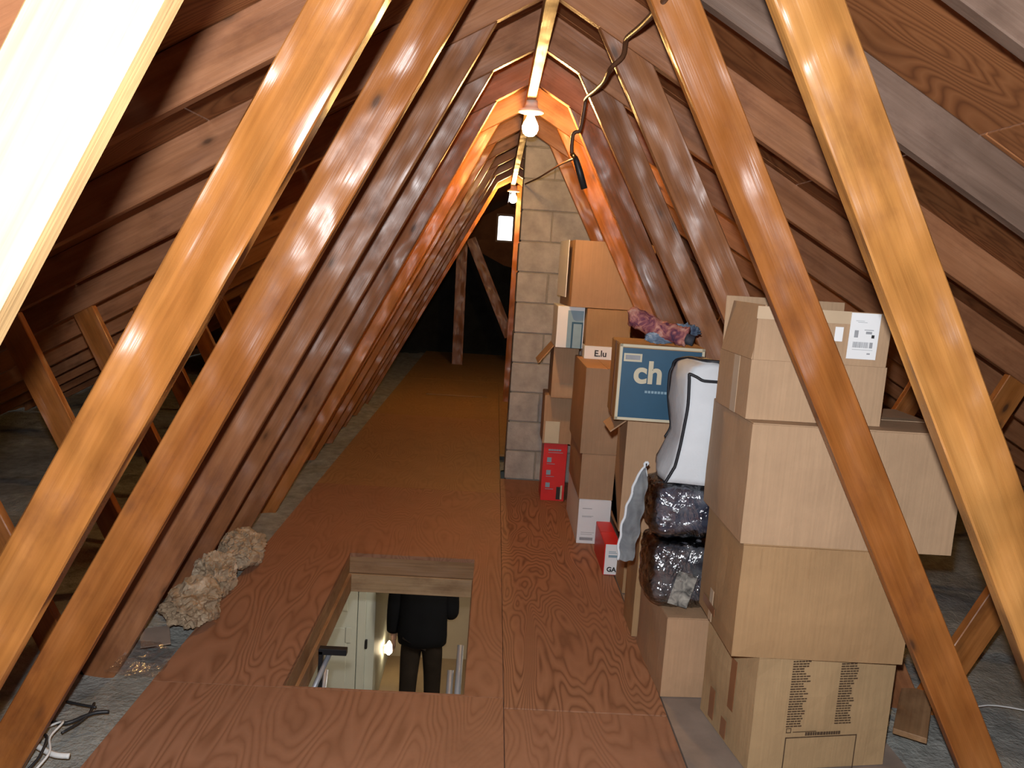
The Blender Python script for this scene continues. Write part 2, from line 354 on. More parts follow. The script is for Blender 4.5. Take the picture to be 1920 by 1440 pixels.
# the sheet with the hatch cut out of it
bm = bmesh.new()
ox0, ox1, oy0, oy1 = -1.17, -.010, 2.491, 4.929
xs = [ox0, HX0, HX1, ox1]; ys = [oy0, HY0, HY1, oy1]
for i in range(3):
    for j in range(3):
        if i == 1 and j == 1: continue
        bm_box(bm, (xs[i]-ox0, ys[j]-oy0, -.018), (xs[i+1]-ox0, ys[j+1]-oy0, 0))
bmesh.ops.remove_doubles(bm, verts=bm.verts[:], dist=1e-5)
seen = {}
for f in bm.faces: seen.setdefault(tuple(round(c, 4) for c in f.calc_center_median()), []).append(f)
bmesh.ops.delete(bm, geom=[f for l in seen.values() if len(l) > 1 for f in l], context='FACES')
link('plywood_panel', bm_mesh(bm), 'ply', floor, loc=(ox0, oy0, 0))
# insulation, left open over the hatch
bm = bmesh.new(); st_ = .06; nx = int(8.4/st_); ny = int((Y1-Y0-.16)/st_); grid = {}
def holed(x, y): return HX0-.09 < x < HX1+.09 and HY0-.09 < y < HY1+.09
for i in range(nx+1):
    for j in range(ny+1):
        x = -4.2+i*st_; y = Y0+.05+j*st_
        h = noise.fractal((x*2.1, y*2.1, 0), .9, 2, 4)*.028 + noise.noise((x*11, y*11, 3))*.009 - .055
        if -1.25 < x < 1.3: h = min(h, -.03)
        grid[i, j] = bm.verts.new((x, y, h))
for i in range(nx):
    for j in range(ny):
        x = -4.2+(i+.5)*st_; y = Y0+.05+(j+.5)*st_
        if holed(x, y) or (-.02 < x < .64 and 5.24 < y < 5.72): continue
        bm.faces.new((grid[i, j], grid[i+1, j], grid[i+1, j+1], grid[i, j+1]))
for v in [v for v in bm.verts if not v.link_faces]: bm.verts.remove(v)
o = link('insulation', bm_mesh(bm), 'insul', smooth=True); tag(o, 'grey loose-fill insulation spread either side of the plywood walkway', 'insulation', kind='stuff')

# ------------------------------------------------------------------ setting: gable walls
gw = bpy.data.objects.new('wall_back', None); C.objects.link(gw); tag(gw, 'dark far gable wall with a bright vent', kind='structure')
def poly_wall(name, pts, y, mat, parent, t=.03):
    bm = bmesh.new(); a = [bm.verts.new((x, y, z)) for x, z in pts]; b = [bm.verts.new((x, y+t, z)) for x, z in pts]
    bm.faces.new(a); bm.faces.new(b[::-1])
    for i in range(len(pts)): j = (i+1) % len(pts); bm.faces.new((a[i], b[i], b[j], a[j]))
    return link(name, bm_mesh(bm), mat, parent)
VX0, VX1, VZ0, VZ1 = -.135, .098, 1.838, 2.222
zr = lambda x: ZT+.02-PITCH*abs(x)
YG = 13.0
# boards around the vent: below it, left, right, above
poly_wall('gable_board', [(-4.3, -.2), (4.3, -.2), (4.3, zr(4.3)), (1.2, zr(1.2)), (1.2, 1.2), (.0, 1.44), (-.42, 1.64), (-.9, 1.80), (-.9, zr(.9)), (-4.3, zr(4.3))], YG, 'gable_black', gw)
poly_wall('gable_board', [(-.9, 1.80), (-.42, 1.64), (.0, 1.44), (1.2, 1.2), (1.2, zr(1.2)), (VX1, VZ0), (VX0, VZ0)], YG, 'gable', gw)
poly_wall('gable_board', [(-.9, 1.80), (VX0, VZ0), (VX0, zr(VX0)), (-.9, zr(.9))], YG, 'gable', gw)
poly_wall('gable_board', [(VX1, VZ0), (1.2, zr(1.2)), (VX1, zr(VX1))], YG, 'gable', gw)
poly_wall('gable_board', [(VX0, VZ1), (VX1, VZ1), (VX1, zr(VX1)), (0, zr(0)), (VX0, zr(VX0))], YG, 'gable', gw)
vf = bpy.data.objects.new('window_1', None); C.objects.link(vf); vf.location = (0, YG, 0); tag(vf, 'small bright rectangular gable vent', kind='structure')
for a, b in (((VX0-.03, -.02, VZ0-.03), (VX0, .05, VZ1+.03)), ((VX1, -.02, VZ0-.03), (VX1+.03, .05, VZ1+.03)), ((VX0, -.02, VZ0-.03), (VX1, .05, VZ0)), ((VX0, -.02, VZ1), (VX1, .05, VZ1+.03))):
    link('vent_frame', box_me(a, b, .002), 'frame', vf)
wf = poly_wall('wall_front', [(-4.3, -.2), (4.3, -.2), (4.3, zr(4.3)), (0, zr(0)), (-4.3, zr(4.3))], Y0, 'gable', None); tag(wf, 'gable wall behind the camera', kind='structure')

for nm, x0, x1 in (('wall_left', -4.26, -4.215), ('wall_right', 4.215, 4.26)):
    o = link(nm, box_me((x0, Y0, -.3), (x1, Y1, .03)), 'gable'); tag(o, 'low board closing the eaves', kind='structure')
# ------------------------------------------------------------------ roof trusses
X0W, MW, WH = 1.32, .533, .124           # inner web edge at z=0, its lean, horizontal width
def inner(z, s, x0=X0W, m=MW): return s*(x0-m*z)
def meet(x0, m): return (x0-m*ZU)/(1-m*PITCH)
raf_me = {}; T = .038
for s in (-1, 1):
    xe = 4.12
    pts = [(0, ZT), (s*xe, ZT-PITCH*xe), (s*xe, ZU-PITCH*xe), (0, ZU)]
    raf_me[s] = member(pts, T)
raf_grey = raf_me[1][0].copy()
ordw = ['nearest', 'second', 'third', 'fourth', 'fifth', 'sixth', 'seventh', 'eighth', 'ninth', 'tenth', 'eleventh', 'twelfth', 'thirteenth', 'fourteenth', 'fifteenth']
extra = {1: 'nearest roof truss, its left web coloured pale for flash glare, filling the upper left corner',
         2: 'second roof truss from the camera, broad yellow web on the far right',
         3: 'third roof truss from the camera, knotty right web crossing the front box stack',
         6: 'sixth roof truss from the camera, just in front of the larger bulb',
         7: 'seventh roof truss from the camera, webs glowing orange behind the larger bulb',
         13: 'last roof truss down the aisle, lit yellow just beyond the small far bulb'}
extra[2] = 'second roof truss from the camera, pale yellow web at the far right'
xo = {(-1, 4): (1.32, .532), (1, 4): (1.350, .548), (1, 5): (1.365, .555), (-1, 5): (1.322, .528), (1, 6): (1.31, .525), (-1, 6): (1.29, .518), (-1, 7): (1.27, .513)}
for k in range(1, 14):
    lab = extra.get(k, '%s roof truss from the camera, low rafters and steep inner webs' % ordw[k-1])
    t = thing('roof_truss', lab, 'roof truss', (0, TY(k), 0), group='roof trusses')
    for s in (-1, 1):
        me, mx = raf_me[s]; link('rafter', me.copy() if False else (raf_grey if s > 0 and k in (1, 2, 3) else me), 'rafter_grey' if s > 0 and k in (1, 2, 3) else 'rafter', t, mx=mx)
        x0, m = xo.get((s, k), (X0W+random.uniform(-.008, .008), MW+random.uniform(-.003, .003)))
        if s > 0 and k == 9: pass
        xm = meet(x0, m); x2 = meet(x0+WH, m); zb = -.09
        pts = [(s*(x0-m*zb), zb), (s*xm, ZU-PITCH*xm-.001), (s*x2, ZU-PITCH*x2-.001), (s*(x0+WH-m*zb), zb)]
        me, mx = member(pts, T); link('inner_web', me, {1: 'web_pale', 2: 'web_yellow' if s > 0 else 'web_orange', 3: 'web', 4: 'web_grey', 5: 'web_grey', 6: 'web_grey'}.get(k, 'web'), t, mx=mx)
        # outer web, leaning out to the rafter
        a0, sl2 = 1.475+random.uniform(-.015, .015), 2.05
        fx = lambda xb: (ZU+sl2*xb)/(PITCH+sl2)
        xa, xb2 = fx(a0), fx(a0+.115)
        pts = [(s*(a0+zb/sl2), zb), (s*xa, ZU-PITCH*xa-.001), (s*xb2, ZU-PITCH*xb2-.001), (s*(a0+.115+zb/sl2), zb)]
        me, mx = member(pts, T); link('outer_web', me, 'web', t, mx=mx)

o = stick('ridge_lath', (0.0, .6, 2.237), (-.008, 7.98, 2.232), .062, .042, 'strip', upv=(1, 0, 0)); tag(o, 'pale wooden lath under the ridge that the bulbs hang from', 'lath')
# framing beyond the chimney
o = stick('wooden_post', (.078, 8.45, -.04), (.092, 8.45, 2.26), .095, .04, 'web', upv=(0, 1, 0)); tag(o, 'upright wooden post left of the chimney near the far bulb', 'post')
o = stick('wooden_post', (-.60, 11.4, -.03), (-.62, 11.4, 2.0), .15, .05, 'web_grey', upv=(0, 1, 0)); tag(o, 'dim upright post standing far off in the dark', 'post')
o = stick('diagonal_brace', (.12, 11.3, .45), (-.50, 11.3, 1.78), .14, .04, 'web_grey', upv=(0, 1, 0)); tag(o, 'dim slanting brace in the dark far end below the vent', 'brace')
o = link('plywood_scrap', box_me((0, 0, 0), (.66, .5, .012), .001), 'ply_far', loc=(-.80, 8.6, .0)); tag(o, 'loose plywood piece lying on the far end of the walkway', 'board')

# ------------------------------------------------------------------ chimney of concrete blocks
CX0, CX1, CY0, CY1 = .022, .625, 5.30, 5.655
ch = thing('chimney', 'grey concrete block chimney rising through the attic beside the boxes', 'chimney', (CX0, CY0, 0))
cw, cdp, bh = CX1-CX0, CY1-CY0, .2
link('mortar_core', box_me((.008, .008, -.1), (cw-.008, cdp-.008, 2.6)), 'mortar', ch)
blk = {}
for r_ in range(13):
    widths = (.205, .398) if r_ % 2 == 0 else (.398, .205)
    x = 0
    for wd in widths:
        if wd not in blk: blk[wd] = box_me((0, 0, 0), (wd-.008, cdp, bh-.009), .004)
        link('block', blk[wd], 'block', ch, loc=(x+random.uniform(-.002, .002), random.uniform(-.002, .002), r_*bh)); x += wd

# ------------------------------------------------------------------ lamps
def lamp(loc, label, sc_=1.0):
    t = thing('bulb_lamp', label, 'lamp', loc, group='bare bulbs under the ridge')
    lathe('lampholder', [(.0, .0), (.028*sc_, 0), (.030*sc_, -.02), (.036*sc_, -.035), (.060*sc_, -.045), (.060*sc_, -.056), (.03*sc_, -.06), (.0, -.06)], 'porcelain', t)
    b = [(.013, -.058), (.014, -.07), (.019, -.082), (.026, -.095), (.031, -.11), (.031, -.122), (.026, -.137), (.016, -.147), (.0, -.151)]
    lathe('bulb', [(r*1.22*sc_, -.058+(z+.058)*1.15) for r, z in b], 'bulb', t)
lamp((.0, 3.93, 2.205), 'bright bare bulb in a white porcelain holder, the nearer one', 1.0)
lamp((.0, 7.92, 2.2), 'small bare bulb far down the ridge beside the chimney', 1.0)

# ------------------------------------------------------------------ cables
o = tube('electric_cable', [(.244, 1.90, 2.085), (.239, 2.0, 2.07), (.232, 2.25, 2.087), (.224, 2.45, 2.109), (.224, 2.5, 2.108), (.226, 2.55, 2.079), (.198, 2.6, 2.053), (.198, 2.75, 2.048), (.195, 2.95, 2.063), (.187, 3.2, 2.085), (.186, 3.235, 2.06), (.176, 3.24, 1.972), (.160, 3.24, 1.962), (.149, 3.24, 1.95), (.147, 3.24, 1.91), (.149, 3.24, 1.879)], .0075, 'cable', n=4)
tag(o, 'brown cable looping from rafter to rafter right of the bulb', 'cable')
t = thing('cord_socket', 'dark dangling socket on the end of the brown cable', 'socket', (.155, 3.24, 1.872))
tube('handle', [(.008, 0, -.004), (.014, 0, -.02), (.028, 0, -.055), (.054, 0, -.125)], [.009, .012, .014, .013], 'cable_b', t, n=0, seg=12)
tube('collar', [(-.006, 0, .008), (.008, 0, -.008)], .010, 'brass', t, n=0, seg=12)
o = tube('electric_cable', [(.165, 3.246, 1.862), (.172, 3.5, 1.89), (.175, 3.8, 1.92), (.159, 4.2, 1.946), (.10, 4.75, 1.948), (.032, 5.25, 1.954)], .005, 'cable')
tag(o, 'thin cable sagging from the dangling socket toward the far bulb', 'cable')

# ------------------------------------------------------------------ cartons
def carton_body(w_, d, h, bulge=.006, seed=0, bev=.004):
    bm = bmesh.new(); bm_box(bm, (0, 0, 0), (w_, d, h))
    bmesh.ops.subdivide_edges(bm, edges=bm.edges[:], cuts=5, use_grid_fill=True)
    for v in bm.verts:
        c = v.co; fx, fy, fz = c.x/w_, c.y/d, c.z/h
        bl = lambda a: 4*a*(1-a)
        nn = noise.noise((c.x*6+seed, c.y*6, c.z*6))
        if fx < .01 or fx > .99: c.x += (1 if fx > .5 else -1)*bulge*bl(fy)*bl(fz)*(.6+nn)
        if fy < .01 or fy > .99: c.y += (1 if fy > .5 else -1)*bulge*bl(fx)*bl(fz)*(.6+nn)
        c.x += noise.noise((c.z*5+seed, 1, c.y*3))*.003; c.y += noise.noise((c.z*5+seed, 7, c.x*3))*.003
    return bm_mesh(bm)
def carton(label, loc, size, rz=0, mat='card', group='cardboard boxes', seam='x', name='cardboard_box', tape=True, seed=0, side_tape=None, bulge=.006):
    w_, d, h = size
    t = thing(name, label, 'box', loc, rz, group)
    link('body', carton_body(w_, d, h-.005, bulge, seed), mat, t)
    if seam == 'x':
        link('flap', box_me((.001, .001, h-.005), (w_-.001, d/2-.0015, h-.001), .001), mat, t)
        link('flap', box_me((.001, d/2+.0015, h-.005), (w_-.001, d-.001, h-.001), .001), mat, t)
        if tape: link('tape', box_me((0, d/2-.025, h-.001), (w_, d/2+.025, h), 0), 'tape', t)
    else:
        link('flap', box_me((.001, .001, h-.005), (w_/2-.0015, d-.001, h-.001), .001), mat, t)
        link('flap', box_me((w_/2+.0015, .001, h-.005), (w_-.001, d-.001, h-.001), .001), mat, t)
        if tape: link('tape', box_me((w_/2-.025, 0, h-.001), (w_/2+.025, d, h), 0), 'tape', t)
    return t
def open_carton(label, loc, size, rz=0, mat='card', flaps=(), group='cardboard boxes', name='cardboard_box'):
    """flaps: list of (side, height, angle from upright outward in degrees)"""
    w_, d, h = size; t = thing(name, label, 'box', loc, rz, group); c = .005
    bm = bmesh.new()
    bm_box(bm, (0, 0, 0), (w_, d, c)); bm_box(bm, (0, 0, c), (w_, c, h)); bm_box(bm, (0, d-c, c), (w_, d, h)); bm_box(bm, (0, c, c), (c, d-c, h)); bm_box(bm, (w_-c, c, c), (w_, d-c, h))
    link('body', bm_mesh(bm), mat, t)
    for side, fh, ang in flaps:
        if side in 'FB':
            me = box_me((.004, -c/2, 0), (w_-.004, c/2, fh), .001); p = (0, c/2 if side == 'F' else d-c/2, h)
            mx = Matrix.Translation(p) @ Matrix.Rotation(R(ang if side == 'F' else -ang), 4, 'X')
        else:
            me = box_me((-c/2, .004, 0), (c/2, d-.004, fh), .001); p = (c/2 if side == 'L' else w_-c/2, 0, h)
            mx = Matrix.Translation(p) @ Matrix.Rotation(R(-ang if side == 'L' else ang), 4, 'Y')
        link('flap', me, mat, t, mx=mx)
    return t
FS = 'front stack of moving boxes'
# A : printed moving box on the floor
A = carton('printed moving box with lists of text, bottom of the front stack', (.705, 2.15, 0), (.445, .34, .358), R(9), 'card_print', FS, seed=3, tape=False, bulge=.012)
for cx, top, n in ((.100, .352, 27), (.255, .356, 27)):
    rows = []
    for i in range(n):
        z = top-i*.0078; Ln = random.uniform(.035, .055) if i else .05
        x = cx
        while x < cx+Ln:
            wd = random.uniform(.006, .016); rows.append((x, z-.0036, min(x+wd, cx+Ln+.006), z)); x += wd+.002
    pl = link('printed_list', quads_me(rows, -.0135), 'ink', A); pl['kind'] = 'stuff'
fr = []
def frame_rects(x0, z0, x1, z1, t): return [(x0, z0, x1, z0+t), (x0, z1-t, x1, z1), (x0, z0, x0+t, z1), (x1-t, z0, x1, z1)]
fr += frame_rects(.103, .126, .119, .141, .002) + [(.125, .127, .20, .129)] + frame_rects(.103, .0, .335, .112, .003)
link('printed_frame', quads_me(fr, -.0125), 'ink', A)
hd = []; x = .165
while x < .275: wd = random.uniform(.005, .009); hd.append((x, .116, x+wd, .126)); x += wd+.0016
link('printed_heading', quads_me(hd, -.0135), 'ink', A)
for y_, z_, h_ in ((.10, .13, .16), (.22, .03, .10), (.13, .02, .06)): link('tape_patch', box_me((-.0135, y_, z_), (-.012, y_+.035, z_+h_)), 'tape_br', A)
# B : plain box
B = carton('plain scuffed box second from the bottom of the front stack', (.622, 2.15, .358), (.50, .37, .338), 0, 'card_dk', FS, seed=11, tape=False, bulge=.010)
link('tape_patch', box_me((-.008, .20, .01), (-.0065, .235, .11)), 'tape', B); link('tape_patch', box_me((-.009, .17, .04), (-.0075, .30, .065)), 'tape_br', B)
for x_, h_ in ((.05, .03), (.19, .05), (.205, .02), (.40, .026)): link('crease', box_me((x_, -.0115, .30-h_), (x_+.002, -.0105, .328)), 'card_dk', B)
# C : wide box
Cc = carton('widest plain tan box, third up in the front stack', (.612, 2.15, .696), (.60, .42, .347), R(-.6), 'card_lt', FS, seed=21, tape=True)
# D : open topped box with a shipping label
D = open_carton('open box with raised flaps and white shipping label on top of the front stack', (.605, 2.20, 1.043), (.385, .30, .168), R(.5), 'card_lt', [('F', .15, 2), ('L', .155, -9), ('B', .168, 4), ('R', .12, -75)], FS)
link('tape', box_me((-.001, .10, 0), (0, .15, .168)), 'tape', D)
fm = Matrix.Translation((0, -.0022, .168)) @ Matrix.Rotation(R(2), 4, 'X')
lb = link('shipping_label', box_me((.262, -.0025, .02), (.345, -.0012, .148)), 'white', D, mx=fm); ID = Matrix.Identity(4)
lr = []; x = .275
while x < .318: wd = random.uniform(.001, .003); lr.append((x, .052, x+wd, .068)); x += wd+.0015
lr += [(.322, .052, .331, .068), (.276, .080, .287, .100), (.303, .101, .329, .103), (.308, .091, .325, .098), (.276, .126, .30, .127), (.282, .122, .308, .123), (.318, .034, .327, .038), (.275, .046, .333, .047)]
link('label_print', quads_me(lr, -.003), 'grey_ink', lb, mx=ID); link('label_mark', quads_me([(.325, .080, .333, .089)], -.003), 'black', lb, mx=ID)
link('edge_strip', box_me((.0, -.0008, .115), (.262, 0, .15)), 'tape', D, mx=fm)
bx = [(.232+i*.006, .072, .235+i*.006, .10) for i in range(3)]
link('barcode_sticker', box_me((.222, -.0018, .066), (.245, -.0008, .106)), 'white', D, mx=fm)
# ---- second group : bedding bags on a box
E_ = carton('small plain box on the floor beneath the dark bagged bedding', (.53, 2.55, 0), (.30, .40, .287), R(2), 'card', seed=31, group='boxes and bags along the right side', tape=False)
GRP = 'boxes and bags along the right side'
def blob(name, a, b, mat, parent=None, seed=0, amp=.02, freq=7, p=3.2, cuts=20, rough=None):
    """soft packed shape: superellipsoid with folds"""
    bm = bmesh.new(); bmesh.ops.create_uvsphere(bm, u_segments=64, v_segments=44, radius=1)
    ca = (Vector(a)+Vector(b))/2; hs = (Vector(b)-Vector(a))/2
    for v in bm.verts:
        d = v.co.normalized(); k = (abs(d.x)**p+abs(d.y)**p+abs(d.z)**p)**(-1/p); q = d*k
        n_ = noise.fractal(q*freq*.3+Vector((seed, 0, 0)), .8, 2, 4)
        rd = 1-abs(noise.noise(q*freq*.22+Vector((0, seed, 5))))
        v.co = Vector((q.x*hs.x, q.y*hs.y, q.z*hs.z))*(1+amp*n_/max(hs)*.6) - d*amp*.5*rd*.5
    return link(name, bm_mesh(bm), mat, parent, loc=ca, smooth=True)
def bag(label, a, b, inner_mat, seed):
    base = Vector(((a[0]+b[0])/2, (a[1]+b[1])/2, a[2])); t = thing('bedding_bag', label, 'bag', base, group=GRP)
    A_ = Vector(a)-base; B_ = Vector(b)-base; e = Vector((.012, .012, .010))
    blob('bedding', A_+e, B_-e, inner_mat, t, seed, .024, 12, 5)
    blob('plastic_cover', A_, B_, 'film', t, seed+3, .010, 14, 4.6)
    return t
F1 = bag('clear plastic bag of grey patterned bedding, the lower one on the small box', (.462, 2.585, .29), (.70, 2.83, .533), 'greyquilt', 2)
link('printed_card', box_me((-.055, -.122, .02), (.015, -.118, .14), .001), 'cardprint', F1, mx=Matrix.Rotation(R(14), 4, 'Y'))
F2 = bag('shiny clear plastic bag of navy bedding under the white bag', (.455, 2.585, .538), (.69, 2.83, .738), 'navy', 8)
# white bag with black piping : lofted sections
H = thing('bedding_bag', 'white fabric bedding bag with black piping on top of the navy bag', 'bag', (.6, 2.7, .742), group=GRP)
secs = [(0, .462, .462, .70), (.03, .452, .470, .71), (.09, .455, .486, .71), (.16, .462, .503, .71), (.22, .466, .515, .70), (.28, .462, .523, .69), (.35, .455, .528, .68), (.39, .462, .53, .67), (.42, .475, .54, .66), (.437, .50, .56, .64)]
secs = [(0, .505, .490, .70), (.02, .498, .500, .71), (.045, .499, .512, .71), (.06, .507, .518, .71), (.11, .528, .526, .71), (.15, .545, .531, .70), (.20, .537, .536, .70), (.265, .526, .541, .69), (.34, .524, .538, .68), (.365, .532, .536, .67), (.392, .545, .552, .66), (.408, .57, .58, .64)]
bm = bmesh.new(); rings = []
for dz, xb, xf, xr in secs:
    ring = []
    cs = [(xb, 2.82), (xf, 2.60), (xr, 2.60), (xr, 2.84)]
    for i in range(4):
        p0, p1 = Vector(cs[i]), Vector(cs[(i+1) % 4])
        for k in range(7):
            f = k/7; q = p0.lerp(p1, f)
            n2 = Vector((p1.y-p0.y, -(p1.x-p0.x))).normalized()*-1
            bl = 4*f*(1-f)*.012
            nn = noise.noise((q.x*9, q.y*9, dz*9))*.010*min(1, 4*f*(1-f)*2)
            q = q - n2*(bl+nn) if i in (0, 1) else q
            ring.append(bm.verts.new((q.x-.6, q.y-2.7, dz+(.006*noise.noise((q.x*7, q.y*7, 1))))))
    rings.append(ring)
for a_, b_ in zip(rings, rings[1:]):
    for k in range(len(a_)): bm.faces.new((a_[k], a_[(k+1) % len(a_)], b_[(k+1) % len(b_)], b_[k]))
bm.faces.new(rings[0][::-1]); bm.faces.new(rings[-1])
link('cover', bm_mesh(bm), 'whitecloth', H, smooth=True)
pf = [(xf-.6, -.101, dz) for dz, xb, xf, xr in secs[:-1]]
tube('piping', [p for p in pf if p[2] < .37] + [(-.062, -.101, .370), (-.04, -.106, .362), (-.022, -.11, .353), (.0, -.112, .351), (.06, -.112, .351)], .0055, 'piping', H)
pb = [(xb-.603, .12, dz) for dz, xb, xf, xr in secs[4:-2]]
tube('piping', pb + [(-.068, .115, .385), (-.055, .10, .397), (-.03, .04, .411), (.0, -.04, .412), (.04, -.06, .412), (.09, -.06, .412)], .0055, 'piping', H)
# folded pale quilt sheet leaning against the bags
t = thing('folded_quilt', 'thin pale folded quilt leaning upright beside the bagged bedding', 'quilt', (.40, 2.62, .455), group=GRP)
bm = bmesh.new(); rows_ = []
ql = lambda f: -.044+.040*f-.010*math.sin(f*4.5)+.003*math.sin(f*31)+max(0, f-.88)*.22
qr = lambda f: .008+.022*f+.010*math.sin(f*2.6)+.003*math.sin(f*27)-max(0, f-.88)*.16
for i in range(25):
    f = i/24
    rows_.append([bm.verts.new((ql(f)+(qr(f)-ql(f))*k/8, -.012*math.sin(math.pi*k/8)+.005*math.sin(f*24+k*1.3), .345*f)) for k in range(9)])
for a_, b_ in zip(rows_, rows_[1:]):
    for k in range(8): bm.faces.new((a_[k], a_[k+1], b_[k+1], b_[k]))
bmesh.ops.solidify(bm, geom=bm.faces[:], thickness=.012)
link('quilt', bm_mesh(bm), 'palequilt', t, smooth=True)
fs = [i/16 for i in range(17)]
tube('hem', [(ql(f), -.002, .345*f) for f in fs] + [(qr(.98)-.004, -.004, .343), (qr(.9), -.002, .30)], .0045, 'whitecloth', t, n=3)

# ---- third group : open box, blue box, wrap roll
J0 = carton('plain box low down behind the bagged bedding', (.505, 3.0, 0), (.22, .20, .43), 0, 'card_dk', seed=41, group=GRP, tape=False)
J = open_carton('tan box with loose side flap underneath the blue box', (.418, 3.0, .43), (.27, .205, .445), 0, 'card', [('L', .085, 128), ('F', .012, 70)], GRP)
K = carton('blue printed box with cream lettering below the patterned roll', (.352, 2.93, .885), (.315, .285, .287), R(-3), 'card_dk', seed=51, group=GRP, tape=False, bulge=.002)
link('blue_panel', box_me((.012, -.004, .012), (.303, -.002, .272), 0), 'blue', K)
link('cream_border', quads_me(frame_rects(.002, .002, .313, .285, .010), -.0025), 'cream', K)
front_text('printed_letters', 'ch', .115, .058, .146, 'cream', K, y=-.005, bold=.0035)
link('printed_line', quads_me([(.105+i*.012, .108, .114+i*.012, .117) for i in range(8)], -.0045), 'ltblue', K)
link('sticker', box_me((.018, -.0055, .222), (.085, -.004, .252)), 'cream', K); link('sticker_print', quads_me([(.024, .229, .078, .246)], -.006), 'grey_ink', bpy.data.objects['sticker'])
link('tape', box_me((-.002, .09, .0), (-.001, .14, .285)), 'tape_br', K)
# patterned roll lying across the blue box
t = thing('wrapped_roll', 'paisley patterned cloth roll lying across the top of the blue box', 'roll', (.5, 2.98, 1.173), group=GRP)
bm = bmesh.new(); pa = smooth_path([(-.115, .0, .088), (-.085, .0, .092), (-.04, -.01, .072), (.02, -.03, .05), (.06, -.05, .042), (.095, -.065, .036)], 8)
rad = [.024+.012*math.sin(min(1, i/8)*1.5)+.006*noise.noise((i*.5, 0, 0)) for i in range(len(pa))]
tube_bm(bm, pa, rad, 20)
for v in bm.verts: v.co += v.co.normalized()*0 + Vector((noise.noise(v.co*28), noise.noise(v.co*28+Vector((9, 0, 0))), noise.noise(v.co*28+Vector((0, 9, 0)))))*.009
link('cloth', bm_mesh(bm), 'paisley', t, smooth=True)
tube('tube_end', [(.088, -.078, .032), (.112, -.092, .026)], [.020, .020], 'greyquilt', t, n=0, seg=16)
o = blob('blue_cloth', (.03, -.045, .03), (.15, .0, .085), 'paisley_blue', t, 4, .03, 14, 2.2)
o = blob('blue_cloth', (-.06, -.058, .002), (.06, -.035, .05), 'paisley_blue', t, 9, .02, 14, 2.2)

# ---- fourth group
M3 = carton('white box with printed side at the bottom of the middle column', (.39, 4.07, 0), (.17, .60, .242), 0, 'white', seed=61, group=GRP, tape=False, bulge=.002)
link('printed_line', quads_me([(.02, .19, .07, .193), (.02, .15, .08, .152), (.02, .145, .07, .147), (.02, .06, .09, .062), (.02, .05, .08, .052), (.015, .018, .085, .034)], -.003), 'grey_ink', M3)
M2 = carton('squat brown box above the white box in the middle column', (.386, 4.07, .242), (.20, .60, .245), 0, 'card', seed=62, group=GRP, tape=False)
M1 = carton('tall tan box with bulb-lit top in the middle column', (.374, 4.07, .487), (.22, .60, .452), 0, 'card', seed=63, group=GRP, tape=False, seam='y')
T_ = carton('low white box with dark letters on the tall tan box', (.405, 4.49, .939), (.25, .18, .074), 0, 'white', seed=64, group=GRP, tape=False, bulge=.001)
front_text('printed_letters', 'E.lu', .05, .055, .016, 'black', T_, y=-.0025, bold=.001)
S_ = carton('brown box tucked beneath the topmost orange-lit box', (.408, 4.50, 1.013), (.25, .30, .208), 0, 'card_dk', seed=65, group=GRP, tape=False)
# fifth group by the chimney
N1 = carton('upright red box on the floor beside the chimney', (.240, 4.83, 0), (.145, .20, .365), 0, 'red', seed=71, group=GRP, tape=False, bulge=.001)
link('printed_line', quads_me([(.03+i*.016, .318, .044+i*.016, .328) for i in range(5)] + [(.03, .305, .12, .308)] + [(.025, z, .052, z+.03) for z in (.245, .165, .085)] + [(.025, z-.012, .075, z-.009) for z in (.245, .165, .085)], -.003), 'ltblue', N1)
link('picture', quads_me([(.095, .01, .128, .09)], -.003), 'black', N1); link('picture', quads_me([(.12, .012, .131, .10)], -.0035), 'cream', N1)
O1 = carton('tan box with pale label standing on the red box', (.226, 4.82, .365), (.18, .25, .302), 0, 'card', seed=72, group=GRP, tape=False)
link('paper_label', box_me((.012, -.009, .005), (.10, -.0075, .14)), 'cream', O1)
P1 = open_carton('tan box with side flap hanging open, third up beside the chimney', (.252, 4.73, .667), (.148, .28, .318), 0, 'card', [('L', .15, 142)], GRP)
link('paper_label', box_me((.02, -.002, .01), (.13, -.0005, .09)), 'card_lt', P1)
# blue and white box
Q1 = carton('white and blue printed box beneath the topmost box', (.246, 4.58, .985), (.155, .36, .238), 0, 'white', seed=74, group=GRP, tape=False, bulge=.001)
link('blue_panel', quads_me([(.06, .0, .15, .215)], -.002), 'ltblue', Q1); link('dark_frame', quads_me([(.085, .0, .15, .15)], -.0035), 'blue', Q1); link('pale_picture', quads_me([(.095, .0, .142, .14)], -.005), 'ltblue', Q1)
# topmost box
R1 = open_carton('topmost orange-lit box with open left flap in front of the chimney', (.312, 4.52, 1.224), (.46, .42, .372), R(4), 'card', [('L', .11, 200), ('B', .02, 70)], GRP)
link('tape', box_me((.10, -.0015, .0), (.102, -.0005, .372)), 'card_lt', R1)
link('inner_sheet', box_me((-.028, .05, .05), (-.024, .38, .372)), 'white', R1)
